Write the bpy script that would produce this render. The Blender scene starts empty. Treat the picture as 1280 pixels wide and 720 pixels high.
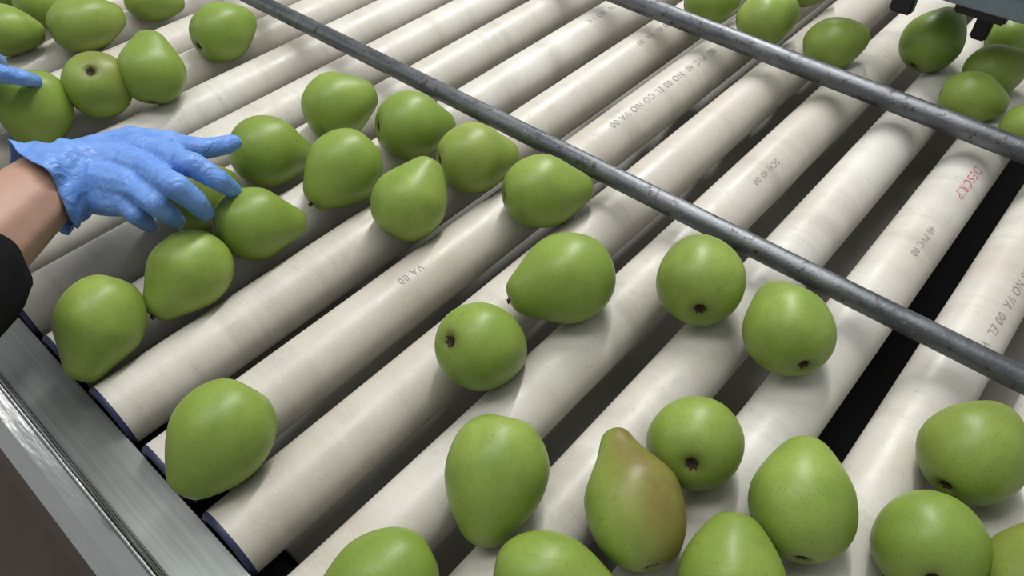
import bpy, bmesh, math, random
from mathutils import Vector, Matrix, noise
random.seed(7)
sc = bpy.context.scene
sc.view_settings.view_transform = 'Standard'
H = 0.466
CX = Vector((.66198,-.74936,-.01074)); CY = Vector((.55238,.47821,.68279)); CZ = Vector((-.50657,-.458,.7305))
def ray(u,v): return CX*(u-640)+CY*(360-v)-CZ*929
def W(u,v,z):
    r = ray(u,v); t=(H-z)/-r.z
    return Vector((0,0,H))+r*t
def pxs(u,v,z): return (H-z)/-ray(u,v).z

# ---------------------------------------------------------------- materials
def new_mat(name, col=(.5,.5,.5), rough=.5, metal=0.0):
    m = bpy.data.materials.new(name); m.use_nodes=True
    nt=m.node_tree; b=nt.nodes['Principled BSDF']
    b.inputs['Base Color'].default_value=(*col,1); b.inputs['Roughness'].default_value=rough
    b.inputs['Metallic'].default_value=metal
    return m,nt,b
def mixc(nt,fac,a,b,mode='MIX'):
    n=nt.nodes.new('ShaderNodeMix'); n.data_type='RGBA'; n.blend_type=mode
    for i,s in ((0,fac),(6,a),(7,b)):
        if isinstance(s,bpy.types.NodeSocket): nt.links.new(s,n.inputs[i])
        elif i==0: n.inputs[0].default_value=s
        else: n.inputs[i].default_value=(*s,1)
    return n.outputs[2]
def ramp(nt,src,p0,p1,c0=(0,0,0),c1=(1,1,1)):
    r=nt.nodes.new('ShaderNodeValToRGB'); r.color_ramp.elements[0].position=p0; r.color_ramp.elements[1].position=p1
    r.color_ramp.elements[0].color=(*c0,1); r.color_ramp.elements[1].color=(*c1,1)
    nt.links.new(src,r.inputs[0]); return r.outputs[0]
def tc(nt,scale=(1,1,1),kind='Object',rnd=False):
    t=nt.nodes.new('ShaderNodeTexCoord'); m=nt.nodes.new('ShaderNodeMapping'); m.inputs['Scale'].default_value=scale
    nt.links.new(t.outputs[kind],m.inputs[0])
    if rnd:
        o=nt.nodes.new('ShaderNodeObjectInfo'); mu=nt.nodes.new('ShaderNodeMath'); mu.operation='MULTIPLY'; mu.inputs[1].default_value=37
        nt.links.new(o.outputs['Random'],mu.inputs[0]); nt.links.new(mu.outputs[0],m.inputs['Location'])
    return m.outputs[0]
def noi(nt,vec,scale,detail=4,rough=.55):
    n=nt.nodes.new('ShaderNodeTexNoise'); n.inputs['Scale'].default_value=scale; n.inputs['Detail'].default_value=detail; n.inputs['Roughness'].default_value=rough
    nt.links.new(vec,n.inputs['Vector']); return n.outputs[0]
def bump(nt,b,src,strength,dist=.001):
    n=nt.nodes.new('ShaderNodeBump'); n.inputs['Strength'].default_value=strength; n.inputs['Distance'].default_value=dist
    nt.links.new(src,n.inputs['Height']); nt.links.new(n.outputs[0],b.inputs['Normal'])

# roller PVC
m_roller,nt,b=new_mat('pvc_offwhite',rough=.42)
v=tc(nt,rnd=True)
n1=noi(nt,tc(nt,(1.0,.5,.5),rnd=True),8,6,.6)
o=nt.nodes.new('ShaderNodeObjectInfo')
base=mixc(nt,o.outputs['Random'],(.645,.625,.575),(.55,.515,.45))
c=mixc(nt,ramp(nt,n1,.43,.72),base,(.46,.42,.35))
bands=noi(nt,tc(nt,(1,.12,.12),rnd=True),22,5,.65)
c=mixc(nt,ramp(nt,bands,.50,.68,(0,0,0),(.6,.6,.6)),c,(.40,.375,.325))
sp=noi(nt,v,420,3,.7)
c=mixc(nt,ramp(nt,sp,.60,.72,(0,0,0),(.4,.4,.4)),c,(.78,.77,.74))
sp2=noi(nt,v,120,6,.75)
c=mixc(nt,ramp(nt,sp2,.59,.72,(0,0,0),(.5,.5,.5)),c,(.29,.26,.215))
sc2=noi(nt,tc(nt,(.06,1,1),rnd=True),260,4,.7)
c=mixc(nt,ramp(nt,sc2,.60,.72,(0,0,0),(.25,.25,.25)),c,(.34,.32,.28))
nt.links.new(c,b.inputs['Base Color'])
nt.links.new(ramp(nt,noi(nt,v,30,4),.3,.7,(.30,.30,.30),(.56,.56,.56)),b.inputs['Roughness'])
bump(nt,b,sp,.25,.0006)
m_navy,_,_=new_mat('roller_end_ring',(.02,.025,.07),.5)
m_dark,_,_=new_mat('dark_rubber',(.015,.015,.017),.6)
m_ink,_,_=new_mat('printed_ink',(.30,.28,.26),.7)
m_inkred,_,_=new_mat('printed_ink_red',(.52,.16,.22),.7)
# steel bar
m_bar,nt,b=new_mat('worn_grey_steel',(.13,.14,.15),.36,.7)
v=tc(nt); n=noi(nt,tc(nt,(1,.3,1)),60,6,.65)
c=mixc(nt,ramp(nt,n,.4,.7),(.10,.11,.12),(.20,.212,.222))
n2=noi(nt,v,110,7,.75)
c=mixc(nt,ramp(nt,n2,.56,.63),c,(.06,.042,.033))
n3=noi(nt,v,320,4,.7)
c=mixc(nt,ramp(nt,n3,.65,.71),c,(.42,.43,.44))
nt.links.new(c,b.inputs['Base Color']); nt.links.new(ramp(nt,n,.3,.7,(.28,.28,.28),(.48,.48,.48)),b.inputs['Roughness']); bump(nt,b,n2,.5,.001)
# rail steel
m_steel,nt,b=new_mat('brushed_stainless',(.38,.40,.39),.45,.7)
n=noi(nt,tc(nt,(60,1,60)),6,5,.6)
nt.links.new(mixc(nt,ramp(nt,n,.35,.65),(.27,.295,.28),(.34,.365,.345)),b.inputs['Base Color'])
nt.links.new(ramp(nt,noi(nt,tc(nt),14,4),.3,.7,(.36,.36,.36),(.5,.5,.5)),b.inputs['Roughness']); bump(nt,b,n,.04,.0003)
m_polish,nt,b=new_mat('polished_lip',(.60,.61,.60),.22,1)
bump(nt,b,noi(nt,tc(nt,(8,1.5,8)),8,3),.25,.005)
m_pan,nt,b=new_mat('drip_pan',(.10,.095,.085),.5,.1)
nt.links.new(mixc(nt,noi(nt,tc(nt),12,6),(.22,.21,.19),(.40,.38,.34)),b.inputs['Base Color'])
m_floor,nt,b=new_mat('brown_concrete',(.07,.055,.045),.7)
nt.links.new(mixc(nt,noi(nt,tc(nt),5,8,.6),(.06,.042,.032),(.13,.10,.08)),b.inputs['Base Color'])
m_blue,nt,b=new_mat('bluegrey_painted_steel',(.13,.17,.21),.4,.3)
nt.links.new(mixc(nt,noi(nt,tc(nt),25,5),(.13,.175,.21),(.22,.27,.31)),b.inputs['Base Color'])
m_black,_,_=new_mat('black_bracket',(.02,.02,.022),.4,.4)
m_bolt,_,_=new_mat('bolt_zinc',(.35,.35,.36),.35,.9)
# pear
m_pear,nt,b=new_mat('pear_skin',rough=.40)
v=tc(nt,rnd=True)
o=nt.nodes.new('ShaderNodeObjectInfo')
g=mixc(nt,o.outputs['Random'],(.195,.290,.045),(.265,.355,.068))
c=mixc(nt,ramp(nt,noi(nt,v,28,4),.35,.7),g,(.165,.250,.038))
vo=nt.nodes.new('ShaderNodeTexVoronoi'); vo.inputs['Scale'].default_value=460; nt.links.new(v,vo.inputs['Vector'])
c=mixc(nt,ramp(nt,vo.outputs['Distance'],.12,.30,(.5,.5,.5),(0,0,0)),c,(.11,.145,.025))
c=mixc(nt,ramp(nt,noi(nt,v,110,6,.7),.59,.72,(0,0,0),(.45,.45,.45)),c,(.17,.145,.045))
c=mixc(nt,ramp(nt,noi(nt,v,240,3,.6),.70,.74,(0,0,0),(.6,.6,.6)),c,(.08,.06,.02))
at=nt.nodes.new('ShaderNodeAttribute'); at.attribute_name='blush'
nn=noi(nt,v,60,5,.65)
mu=nt.nodes.new('ShaderNodeMath'); mu.operation='MULTIPLY'; nt.links.new(at.outputs['Fac'],mu.inputs[0]); nt.links.new(ramp(nt,nn,.2,.65,(.45,.45,.45),(1,1,1)),mu.inputs[1])
c=mixc(nt,mu.outputs[0],c,(.165,.095,.030))
at=nt.nodes.new('ShaderNodeAttribute'); at.attribute_name='russet'
mu=nt.nodes.new('ShaderNodeMath'); mu.operation='MULTIPLY'; nt.links.new(at.outputs['Fac'],mu.inputs[0]); nt.links.new(ramp(nt,noi(nt,v,220,5,.7),.3,.6,(.3,.3,.3),(1,1,1)),mu.inputs[1])
c=mixc(nt,mu.outputs[0],c,(.09,.055,.018))
nt.links.new(c,b.inputs['Base Color'])
b.inputs['Subsurface Weight'].default_value=.06; b.inputs['Subsurface Radius'].default_value=(.004,.006,.001); b.inputs['Subsurface Scale'].default_value=.6
b.inputs['Specular IOR Level'].default_value=.38
bump(nt,b,noi(nt,v,90,3),.2,.001)
m_calyx,_,_=new_mat('calyx_brown',(.035,.02,.01),.9)
m_stem,_,_=new_mat('stem_brown',(.05,.033,.015),.8)
# glove / skin / cloth
m_glove,nt,b=new_mat('blue_nitrile',(.10,.27,.72),.42)
v=tc(nt); w=noi(nt,v,45,4,.6)
nt.links.new(mixc(nt,ramp(nt,w,.3,.7),(.105,.235,.60),(.165,.33,.72)),b.inputs['Base Color'])
wv=nt.nodes.new('ShaderNodeTexNoise'); wv.inputs['Scale'].default_value=48; wv.inputs['Detail'].default_value=4; wv.inputs['Distortion'].default_value=1.4
nt.links.new(tc(nt,(1,2.2,1)),wv.inputs['Vector']); bump(nt,b,wv.outputs[0],.7,.004)
m_skin,nt,b=new_mat('skin',(.50,.26,.17),.5)
v=tc(nt); nt.links.new(mixc(nt,noi(nt,v,35,5),(.35,.20,.14),(.45,.275,.20)),b.inputs['Base Color']); bump(nt,b,noi(nt,v,500,3),.2,.0006)
b.inputs['Subsurface Weight'].default_value=.1; b.inputs['Subsurface Radius'].default_value=(.006,.003,.002); b.inputs['Subsurface Scale'].default_value=.5
m_cloth,nt,b=new_mat('black_cloth',(.006,.006,.007),.9)
b.inputs['Specular IOR Level'].default_value=.15
bump(nt,b,noi(nt,tc(nt),60,4),.5,.003)

# ---------------------------------------------------------------- mesh helpers
def obj(name,mesh,mats=(),parent=None,smooth=True):
    o=bpy.data.objects.new(name,mesh); sc.collection.objects.link(o)
    for m in mats: mesh.materials.append(m)
    if smooth:
        for p in mesh.polygons: p.use_smooth=True
    if parent: o.parent=parent
    return o
def pydata(name,vs,fs): 
    me=bpy.data.meshes.new(name); me.from_pydata(vs,[],fs); me.update(); return me
def empty(name,loc=(0,0,0)):
    e=bpy.data.objects.new(name,None); sc.collection.objects.link(e); e.location=loc; e.empty_display_size=.05; return e
def lathe_x(name,prof,seg=48,mat_idx=None):
    vs=[];fs=[];mi=[]
    for (x,r) in prof:
        for i in range(seg):
            a=2*math.pi*i/seg; vs.append((x,r*math.cos(a),r*math.sin(a)))
    for j in range(len(prof)-1):
        for i in range(seg):
            k=(i+1)%seg; fs.append((j*seg+i,(j+1)*seg+i,(j+1)*seg+k,j*seg+k)); mi.append(mat_idx[j] if mat_idx else 0)
    me=pydata(name,vs,fs)
    for p,m in zip(me.polygons,mi): p.material_index=m
    return me
def box(name,lo,hi,mat,parent=None,bev=.002):
    bm=bmesh.new(); bmesh.ops.create_cube(bm,size=1)
    for v in bm.verts:
        v.co=Vector([(lo[i]+hi[i])/2+v.co[i]*(hi[i]-lo[i]) for i in range(3)])
    if bev: bmesh.ops.bevel(bm,geom=bm.edges[:],offset=bev,segments=2,affect='EDGES')
    me=bpy.data.meshes.new(name); bm.to_mesh(me); bm.free()
    return obj(name,me,[mat],parent,smooth=False)
def profile_y(name,pts,y0,y1,mat,parent=None,closed=True,smooth=False):
    n=len(pts); vs=[(p[0],y0,p[1]) for p in pts]+[(p[0],y1,p[1]) for p in pts]
    fs=[(i,(i+1)%n,n+(i+1)%n,n+i) for i in range(n if closed else n-1)]
    if closed: fs+= [tuple(range(n)),tuple(range(2*n-1,n-1,-1))]
    return obj(name,pydata(name,vs,fs),[mat],parent,smooth)

# ---------------------------------------------------------------- rollers
R=.0265; S=.161*H; Y0=.762*H
ks=list(range(-8,13)); YK={k:Y0+S*k for k in ks}
XL=.030; XR=1.42
prof=[(XL+.006,.006),(XL+.006,R-.004),(XL-.001,R-.004),(XL-.001,R-.0012),(XL,R-.0006),(XL+.0015,R),(XL+.003,R)]
nx=24
prof+= [(XL+.003+(XR-XL-.006)*i/nx,R) for i in range(1,nx+1)]
mi=[2,2,1,1,1,1]+[0]*nx+[1,1,2]
prof+=[(XR,R-.001),(XR,R-.004),(XR-.006,0.006)]
rollers={}
for k in ks:
    me=lathe_x('roller_mesh',prof,56,mi)
    ob=obj('conveyor_roller',me,[m_roller,m_navy,m_dark]); ob.location=(0,YK[k],0); rollers[k]=ob
    obj('axle',lathe_x('axle',[(XL+.002,0),(XL+.002,.006),(XR+.012,.006),(XR+.012,0)],16),[m_bolt],ob)

# printed text on some pipes
def pipe_text(k,txt,x0,size,phi,mat):
    cu=bpy.data.curves.new('t','FONT'); cu.body=txt; cu.size=size; cu.space_character=1.15
    to=bpy.data.objects.new('t',cu); sc.collection.objects.link(to)
    bpy.context.view_layer.update()
    me=bpy.data.meshes.new_from_object(to.evaluated_get(bpy.context.evaluated_depsgraph_get()))
    bpy.data.objects.remove(to)
    rr=R+.00025
    for v in me.vertices:
        a=phi+v.co.y/rr; x=x0-v.co.x
        v.co=(x,-rr*math.sin(a),rr*math.cos(a))
    me.materials.clear()
    obj('printed_text',me,[mat],rollers[k],False)
pipe_text(0,"00  PVC 40  NO 00 EL CO NO VA 00",.74,.011,.10,m_ink)
pipe_text(0,"VA 00",.275,.009,.1,m_ink)
pipe_text(1,"NO 00 EL  VA  00",.78,.010,.15,m_ink)
pipe_text(2,"00 PVC 2 IN  NO VA",.80,.010,.1,m_ink)
pipe_text(-4,"DESCRIP",.712,.013,.22,m_inkred)
pipe_text(-4,"40 PVC 00",.60,.009,.2,m_ink)
pipe_text(-5,"00 NO VA  00 EL  VA",.60,.011,.3,m_ink)
pipe_text(-5,"00",.405,.012,.45,m_ink)
pipe_text(-2,"SCH 40 00",.6,.009,.3,m_ink)

# ---------------------------------------------------------------- side frame
YA,YB=-.45,1.75
fr=empty('conveyor_side_frame')
profile_y('top_flange',[(.0285,.000),(.028,.0015),(-.006,.0015),(-.0075,.0),(-.0075,-.006),(.022,-.006),(.022,-.15),(.0285,-.15)],YA,YB,m_steel,fr)
lip=[( -.0075+ .0035*math.cos(a)-.0035, -.001+.0035*math.sin(a)) for a in [math.radians(d) for d in range(0,361,20)][:-1]]
profile_y('rolled_lip',lip,YA,YB,m_polish,fr,True,True)
profile_y('outer_sheet',[(-.0130,-.004),(-.026,-.009),(-.038,-.020),(-.046,-.045),(-.048,-.30),(-.046,-.30),(-.044,-.045),(-.036,-.022),(-.025,-.0115),(-.0115,-.006)],YA,YB,m_polish,fr,True,False)
profile_y('chain_guard',[(.029,-.034),(.052,-.034),(.052,-.038),(.029,-.038)],YA,YB,m_black,fr)
for k in range(-8,13):
    y=Y0+S*(k-.5)
    bo=obj('bolt',lathe_x('bolt',[(0,0.0045),(.004,.0045),(.004,.0),],6),[m_bolt],fr,False)
    bo.rotation_euler=(0,-math.pi/2,0); bo.location=(.042,y,-.034)
for y in (-.2,.7,1.6):
    box('leg',(-.02,y-.025,-.9),(.02,y+.025,-.14),m_steel,fr)
fr2=empty('conveyor_side_frame')
profile_y('top_flange',[(1.43,.006),(1.48,.006),(1.48,-.15),(1.43,-.15)],YA,YB,m_steel,fr2)
for y in (-.2,.7,1.6):
    box('leg',(1.435,y-.025,-.9),(1.475,y+.025,-.149),m_steel,fr2)
# shallow drip pan in two sections with an open slot between them
dp=empty('drip_pan')
def pan(y0,y1):
    box('pan_section',(.06,y0,-.064),(1.43,y1,-.060),m_pan,dp,.001)
pan(.038,YB); pan(YA,.002)
box('pan_under_tray',(.0285,YA,-.148),(1.43,YB,-.144),m_black,dp,.001)
me=pydata('floor',[(-4,-4,-.9),(5,-4,-.9),(5,6,-.9),(-4,6,-.9)],[(0,1,2,3)]); obj('floor',me,[m_floor],None,False)

# ---------------------------------------------------------------- divider bars
def bar(a,b,r,name='divider_bar'):
    # straight pipe through a and b, spanning the whole table
    d=(b-a); a2=a+d*((YA-a.y)/d.y); b2=a+d*((YB-a.y)/d.y); L=(b2-a2).length
    p=[(0,0),(0,r)]+[(L*i/30,r) for i in range(1,30)]+[(L,r),(L,0)]
    me=lathe_x('bar',p,32)
    for v in me.vertices: v.co=(v.co.y,v.co.x,v.co.z)
    ob=obj(name,me,[m_bar]); ob.location=a2; ob.rotation_euler=(0,0,-math.atan2(d.x,d.y)); return ob
z1=.050
bar(W(1275,473,z1),W(324,2,z1),.0092)
bar(W(1275,187,z1),W(788,0,z1),.0108)

# ---------------------------------------------------------------- pears
PROF=[(-.80,.0),(-.815,.06),(-.87,.13),(-.90,.24),(-.87,.42),(-.77,.62),(-.60,.80),(-.36,.94),(-.08,1.0),(.2,.965),(.46,.86),(.68,.72),(.86,.57),(1.0,.43),(1.08,.30),(1.11,.18),(1.09,.08),(1.05,0)]
def cr(p0,p1,p2,p3,t):
    return tuple(.5*((2*p1[i])+(-p0[i]+p2[i])*t+(2*p0[i]-5*p1[i]+4*p2[i]-p3[i])*t*t+(-p0[i]+3*p1[i]-3*p2[i]+p3[i])*t**3) for i in (0,1))
def pear_profile(neck):
    pts=[]
    P=[]
    for z,r in PROF:
        if z>.3: r=r*(1-neck*.26*math.sin(min(1,(z-.3)/.8)*math.pi*.75))
        P.append((z,r))
    for i in range(len(P)-1):
        p0=P[max(0,i-1)];p3=P[min(len(P)-1,i+2)]
        for s in range(2): pts.append(cr(p0,P[i],P[i+1],p3,s/2))
    pts.append(P[-1]); return [(z-.105,max(0,r)) for z,r in pts]
SEG=40
def pear_mesh(r,ln,neck,blush,seed,brus,stemlen,bdir=None):
    pf=pear_profile(neck); vs=[];fs=[];rus=[];blu=[]
    zs=r*ln/1.0
    off=Vector((seed*3.1,seed*1.7,0))
    ba=seed*2.3 if bdir is None else bdir
    for (z,rr) in pf:
        for i in range(SEG):
            a=2*math.pi*i/SEG
            p=Vector((rr*math.cos(a),rr*math.sin(a),z))
            q=noise.noise(p*1.0+off)*.055
            bend=.05*max(0,z)**2
            vs.append(((p.x*(1+q)+bend*math.cos(seed))*r,(p.y*(1+q)+bend*math.sin(seed))*r,(z+q*.3)*zs))
            dc=math.hypot(rr,(z+.95)); dt=math.hypot(rr,(z-1.0))
            rus.append(min(1,max(math.exp(-(dc/.22)**2)*1.0,math.exp(-(dt/.24)**2)*.8)*brus))
            blu.append(blush*max(0,min(1,.45+.8*math.cos(a-ba)+.3*z)))
    n=len(pf)
    for j in range(n-1):
        for i in range(SEG):
            k=(i+1)%SEG; fs.append((j*SEG+i,j*SEG+k,(j+1)*SEG+k,(j+1)*SEG+i))
    mi=[0]*len(fs)
    zc=pf[0][0]*zs
    for s in range(6):
        a=s*math.pi/3+seed; ca,sa=math.cos(a),math.sin(a); b0=len(vs)
        w=.045*r; L=.14*r*random.uniform(.75,1.1)
        for (d,ww,h) in ((.02*r,.4*w,-.01*r),(.08*r,w,-.07*r),(L,.15*w,-.10*r*(.9+.3*random.random()))):
            vs.append((ca*d-sa*ww,sa*d+ca*ww,zc+h)); vs.append((ca*d+sa*ww,sa*d-ca*ww,zc+h))
        fs+= [(b0,b0+1,b0+3,b0+2),(b0+2,b0+3,b0+5,b0+4)]; mi+=[1,1]; rus+=[0]*6; blu+=[0]*6
    b0=len(vs)
    for i in range(10):
        a=i*2*math.pi/10; vs.append((.07*r*math.cos(a),.07*r*math.sin(a),zc-.03*r))
    vs.append((0,0,zc-.02*r)); 
    for i in range(10): fs.append((b0+i,b0+10,b0+(i+1)%10)); mi.append(1)
    rus+=[0]*11; blu+=[0]*11
    zt=pf[-1][0]*zs; sx=.05*math.cos(seed)*r; sy=.05*math.sin(seed)*r; b0=len(vs)
    ns=8; L=stemlen*r; bx=random.uniform(-.04,.04)*r
    for j,(h,rad) in enumerate(((-.06*r,.055*r),(L*.5,.05*r),(L,.06*r))):
        for i in range(ns):
            a=i*2*math.pi/ns; vs.append((sx+bx*j*j*.5+rad*math.cos(a),sy+rad*math.sin(a),zt+h)); rus.append(0); blu.append(0)
    for j in range(2):
        for i in range(ns):
            k=(i+1)%ns; fs.append((b0+j*ns+i,b0+j*ns+k,b0+(j+1)*ns+k,b0+(j+1)*ns+i)); mi.append(2)
    fs.append(tuple(b0+2*ns+i for i in range(ns))); mi.append(2)
    me=pydata('pear',vs,fs)
    for p,m in zip(me.polygons,mi): p.material_index=m
    for nm,arr in (('russet',rus),('blush',blu)):
        a=me.attributes.new(nm,'FLOAT','POINT'); a.data.foreach_set('value',arr)
    return me
# u,v,halfwidth px, length ratio, stem direction (right,down,towards viewer), blush, neck
PE=[
(122,411,53,1.26,-.25,.9,.05,0,.5),(232,346,50,1.22,-.6,.75,.15,0,.6),(326,280,46,1.22,1,.0,-.2,.1,.6),
(250,243,44,1.12,.9,-.4,-.2,.1,.2),(341,190,44,1.16,1,.15,-.3,.15,.4),(426,131,41,1.12,.8,-.3,-.1,0,.3),
(425,214,47,1.14,-.75,.75,.2,.0,.3),(515,247,47,1.14,.45,-.8,-.1,0,.4),(521,158,43,1.16,1,.0,-.3,.2,.4),
(598,198,44,1.16,1,-.05,-.3,.15,.4),(686,239,46,1.25,1,-.1,-.25,.05,.5),(700,351,57,1.17,-.9,.35,.15,0,.3),
(606,433,56,1.1,.68,.1,-.7,.0,.1),(875,346,54,1.1,0,-.65,-.75,.1,.1),(983,406,54,1.16,-.3,-.75,-.55,.15,.2),
(870,549,59,1.1,.1,-.45,-.88,.1,.1),(789,619,62,1.43,-.25,-.93,-.3,.85,1.1),(617,600,66,1.2,-.2,.9,-.1,0,.2),
(1003,621,65,1.17,.1,-.88,-.3,0,.2),(1221,561,62,1.1,.55,-.65,-.5,.15,.1),(1162,676,68,1.06,.05,-.6,-.75,.15,.1),
(916,716,67,1.1,.2,-.9,-.1,.05,.1),(694,729,62,1.27,.9,.2,-.1,0,.2),(467,731,62,1.32,-.9,.45,-.1,0,.3),
(272,550,65,1.15,-.45,.85,-.1,0,.2),(1302,712,60,1.2,.5,-.7,-.3,.3,.2),
(44,140,43,1.17,0,.9,-.1,0,.2),(124,109,40,1.1,.15,.4,-.85,.5,.1),(190,84,38,1.12,.1,-.9,-.2,0,.3),
(281,38,36,1.14,.8,-.45,-.4,.0,.2),(110,29,35,1.25,.9,-.2,-.1,.1,.2),(12,38,31,1.2,.9,.1,0,0,.2),(55,6,28,1.2,.6,.4,0,0,.1),
(193,0,27,1.3,.9,.1,-.1,.0,.1),(5,-10,27,1.2,.9,.1,0,0,.1),
(960,24,33,1.14,.8,-.3,-.1,.1,.1),(890,2,30,1.14,.8,-.1,-.1,0,.1),(1045,54,33,1.16,.9,-.2,-.1,.1,.1),(1168,48,36,1.1,.4,-.7,-.3,.3,.1),
(1246,89,34,1.08,.9,-.3,-.1,.1,.1),(1217,123,33,1.18,.9,.2,-.1,.1,.1),(1266,46,28,1.1,.7,-.2,-.1,0,.1),(1290,158,32,1.1,.6,-.5,-.2,0,.1),
(1310,20,28,1.2,.9,.1,-.1,0,.1),(1010,-20,28,1.2,.9,.1,-.1,0,.1),
]
STEM={0:.02,1:.16,11:.14,6:.16,14:.02}
for n,(u,v,rp,ln,dx,dy,dw,bl,neck) in enumerate(PE):
    z=.045; r=rp*pxs(u,v,z)*.985
    back=-ray(u,v).normalized(); right=(CX-back*CX.dot(back)).normalized(); up=back.cross(right)
    ax=(right*dx-up*dy+back*dw).normalized()
    q=ax.to_track_quat('Z','Y'); M=q.to_matrix()@Matrix.Rotation(n*1.9,3,'Z')
    bd=None
    if bl>.8:
        loc=M.inverted()@(right*1.0+back*.35); bd=math.atan2(loc.y,loc.x)
    me=pear_mesh(r,ln,neck,bl,n+1,1.0,STEM.get(n,.03),bd)
    me.transform(M.to_4x4())
    nv=SEG*35
    P=[vv.co.copy() for vv in me.vertices[:nv]]
    for it in range(4):
        c=W(u,v,z); zz=-1
        for p in P:
            y=c.y+p.y
            for k in ks:
                d=abs(y-YK[k])
                if d<R: zz=max(zz,math.sqrt(R*R-d*d)-p.z)
        z=zz
    c=W(u,v,z)
    ob=obj('pear',me,[m_pear,m_calyx,m_stem]); ob.location=c

# ---------------------------------------------------------------- worker arms and hands
def chain_bm(bm,pts,radii):
    for i in range(len(pts)-1):
        a,b=pts[i],pts[i+1]; L=(b-a).length; n=max(2,int(L/(min(radii[i],radii[i+1])*.18)))
        for s in range(n+1):
            t=s/n; p=a.lerp(b,t); r=radii[i]*(1-t)+radii[i+1]*t
            bmesh.ops.create_icosphere(bm,subdivisions=2,radius=r,matrix=Matrix.Translation(p))
def fused(name,chains,mat,parent,voxel=.0018,smooth=6,wr=0):
    bm=bmesh.new()
    for pts,rad in chains: chain_bm(bm,[Vector(p) for p in pts],rad)
    me=bpy.data.meshes.new(name); bm.to_mesh(me); bm.free()
    ob=obj(name,me,[mat],parent)
    rm=ob.modifiers.new('r','REMESH'); rm.mode='VOXEL'; rm.voxel_size=voxel; rm.use_smooth_shade=True
    sm=ob.modifiers.new('s','SMOOTH'); sm.iterations=smooth; sm.factor=.6
    if wr:
        tx=bpy.data.textures.new('wr','CLOUDS'); tx.noise_scale=.016; tx.noise_depth=2
        d=ob.modifiers.new('d','DISPLACE'); d.texture=tx; d.strength=wr; d.mid_level=.5; d.texture_coords='LOCAL'
    return ob
def cuff(name,c0,c1,r0,r1,mat,parent,wav=.0035,seg=64,nl=14,over=1.0,seed=0):
    ax=(c1-c0).normalized(); q=ax.to_track_quat('Z','Y').to_matrix()
    vs=[];fs=[]
    for j in range(nl+1):
        t=j/nl; c=c0.lerp(c1,t); r=r0*(1-t)+r1*t
        for i in range(seg):
            a=2*math.pi*i/seg
            w=wav*t*(math.sin(a*5+seed+t*2)+.6*math.sin(a*9+t*6+seed))+wav*.5*math.sin(t*16+a*2)
            p=q@Vector((math.cos(a)*(r+w),math.sin(a)*(r+w)*over,wav*.9*t*math.sin(a*4+1+seed)))
            vs.append(c+p)
    for j in range(nl):
        for i in range(seg):
            k=(i+1)%seg; fs.append((j*seg+i,j*seg+k,(j+1)*seg+k,(j+1)*seg+i))
    ob=obj(name,pydata(name,vs,fs),[mat],parent)
    s=ob.modifiers.new('sol','SOLIDIFY'); s.thickness=.0008
    return ob
wk=empty('factory_worker')
Pz=W
wrist=Pz(100,216,.100)
hand=[
 ([Pz(105,200,.098),Pz(150,186,.101),Pz(192,190,.103)],[.018,.0165,.0120]),
 ([Pz(105,212,.100),Pz(148,205,.103),Pz(184,213,.107)],[.019,.0175,.0120]),
 ([Pz(105,226,.096),Pz(142,228,.100),Pz(171,236,.102)],[.019,.0170,.0115]),
 ([Pz(105,238,.090),Pz(134,247,.091),Pz(156,254,.093)],[.018,.0155,.0110]),
 ([Pz(192,190,.103),Pz(240,206,.114),Pz(272,224,.100),Pz(291,238,.080)],[.0115,.0100,.0088,.0071]),
 ([Pz(184,213,.107),Pz(220,233,.117),Pz(243,251,.100),Pz(257,266,.077)],[.0115,.0100,.0090,.0073]),
 ([Pz(171,236,.102),Pz(195,255,.104),Pz(211,268,.087),Pz(222,277,.066)],[.0108,.0094,.0083,.0068]),
 ([Pz(156,254,.093),Pz(170,268,.090),Pz(180,276,.074),Pz(187,282,.058)],[.0098,.0085,.0075,.0062]),
 ([Pz(120,196,.088),Pz(165,179,.089),Pz(212,180,.092)],[.017,.0150,.0118]),
 ([Pz(212,180,.092),Pz(252,186,.090),Pz(278,182,.088),Pz(292,178,.087)],[.0108,.0096,.0086,.0072]),
 ([Pz(165,188,.092),Pz(216,192,.094)],[.0130,.0085]),
 ([Pz(105,216,.095),wrist,Pz(70,229,.100)],[.022,.0245,.025]),
]
fused('right_glove',hand,m_glove,wk,.0014,3,.0018)
cuff('right_glove_cuff',Pz(116,207,.099),Pz(52,238,.102),.0245,.0370,m_glove,wk,.0028,seed=1)
fused('right_forearm',[([Pz(90,218,.099),Pz(50,240,.102),Pz(-10,290,.108),Pz(-90,360,.115)],[.022,.0285,.034,.038])],m_skin,wk,.003,4)
cuff('right_sleeve',Pz(-230,490,.14),Pz(-52,334,.109),.058,.046,m_cloth,wk,.003,seed=2)
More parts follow.
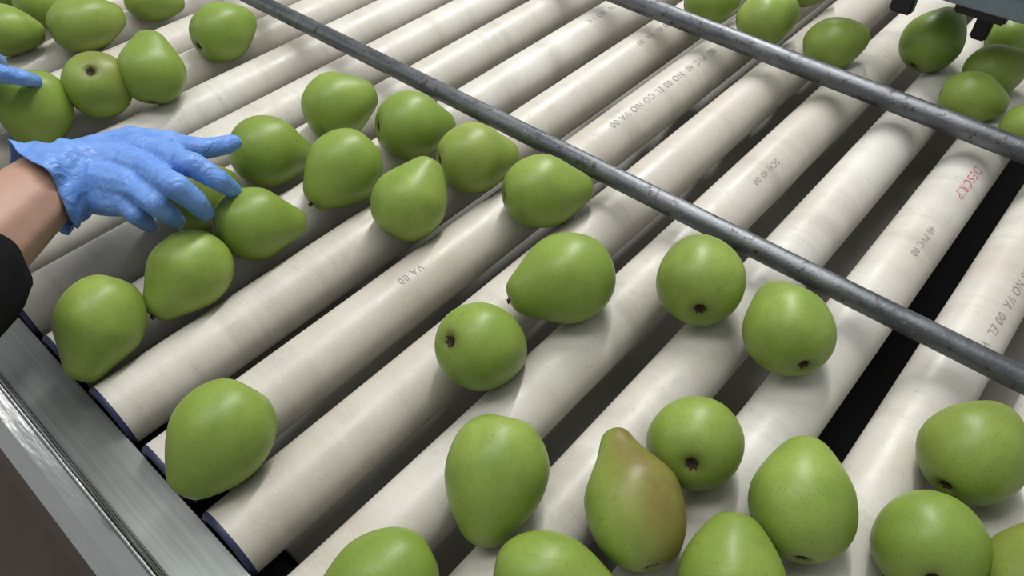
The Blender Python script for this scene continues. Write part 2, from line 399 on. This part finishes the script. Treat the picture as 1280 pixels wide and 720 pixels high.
h2=[
 ([Pz(-95,90,.100),Pz(-60,85,.104),Pz(-28,84,.106)],[.019,.016,.0125]),
 ([Pz(-95,80,.100),Pz(-60,72,.104),Pz(-30,70,.106)],[.019,.016,.0125]),
 ([Pz(-95,70,.098),Pz(-60,60,.100),Pz(-34,56,.102)],[.018,.015,.012]),
 ([Pz(-95,60,.095),Pz(-62,48,.096),Pz(-40,44,.097)],[.017,.015,.011]),
 ([Pz(-28,88,.106),Pz(2,92,.108),Pz(28,97,.098),Pz(44,101,.086)],[.0105,.0092,.0080,.0066]),
 ([Pz(-30,70,.106),Pz(-14,72,.110),Pz(-4,78,.09),Pz(0,84,.074)],[.0115,.010,.0088,.0072]),
 ([Pz(-34,56,.102),Pz(-24,58,.106),Pz(-16,62,.09),Pz(-12,68,.074)],[.011,.0095,.0085,.007]),
 ([Pz(-40,44,.097),Pz(-34,46,.098),Pz(-28,50,.082),Pz(-24,54,.068)],[.010,.0088,.0078,.0066]),
 ([Pz(-90,98,.088),Pz(-60,110,.082),Pz(-40,125,.076),Pz(-22,136,.070)],[.0155,.013,.0105,.008]),
 ([Pz(-92,78,.096),Pz(-125,82,.1)],[.024,.026]),
]
fused('left_glove',h2,m_glove,wk,.0018,5,.002)
cuff('left_glove_cuff',Pz(-100,80,.098),Pz(-170,95,.105),.027,.037,m_glove,wk,.003,seed=3)
fused('left_forearm',[([Pz(-120,84,.1),Pz(-170,95,.105),Pz(-240,120,.112)],[.023,.029,.036])],m_skin,wk,.003,4)
cuff('left_sleeve',Pz(-420,220,.15),Pz(-215,112,.109),.060,.046,m_cloth,wk,.004,seed=4)

# ---------------------------------------------------------------- machine at the far right
mc=empty('sorting_machine')
def brk(u0,v0,z0,z1,sx,sy,name,mat):
    c=W(u0,v0,z0); box(name,(c.x-sx,c.y-sy,z0),(c.x+sx,c.y+sy,z1),mat,mc,.002)
brk(1266,-2,.12,.17,.05,.085,'housing',m_blue)
brk(1222,48,.075,.14,.006,.008,'bracket_1',m_black)
brk(1226,20,.11,.125,.010,.024,'bracket_foot',m_black)
brk(1126,14,.095,.20,.007,.011,'bracket_2',m_black)
brk(1195,-38,.14,.16,.03,.16,'arm_plate',m_blue)

# ---------------------------------------------------------------- lights
def area(name,loc,target,sx,sy,e,col=(1,1,1)):
    l=bpy.data.lights.new(name,'AREA'); l.shape='RECTANGLE'; l.size=sx; l.size_y=sy; l.energy=e; l.color=col
    o=bpy.data.objects.new(name,l); sc.collection.objects.link(o); o.location=loc
    o.rotation_euler=(Vector(target)-Vector(loc)).to_track_quat('-Z','Y').to_euler(); return o
area('sheet_reflection_lamp',(1.4,.8,1.5),(.6,.5,0),.06,1.4,32,(1,.99,.97))
area('sheet_reflection_lamp',(.1,.6,1.9),(.4,.4,0),.5,1.6,16,(1,.99,.98))
area('sheet_reflection_lamp',(-1.3,3.0,1.6),(.2,.5,0),.3,1.6,7,(1,.99,.98))  # added lamp, unseen source, placed to reflect in the outer sheet
wd=bpy.data.worlds.new('w'); sc.world=wd; wd.use_nodes=True
wd.node_tree.nodes['Background'].inputs[0].default_value=(.96,.985,1,1); wd.node_tree.nodes['Background'].inputs[1].default_value=.37

cam=bpy.data.cameras.new('camera'); co=bpy.data.objects.new('camera',cam); sc.collection.objects.link(co)
cam.sensor_width=36; cam.lens=929/1280*36; cam.clip_start=.01
M=Matrix(((CX.x,CY.x,CZ.x,0),(CX.y,CY.y,CZ.y,0),(CX.z,CY.z,CZ.z,H),(0,0,0,1)))
co.matrix_world=M; sc.camera=co
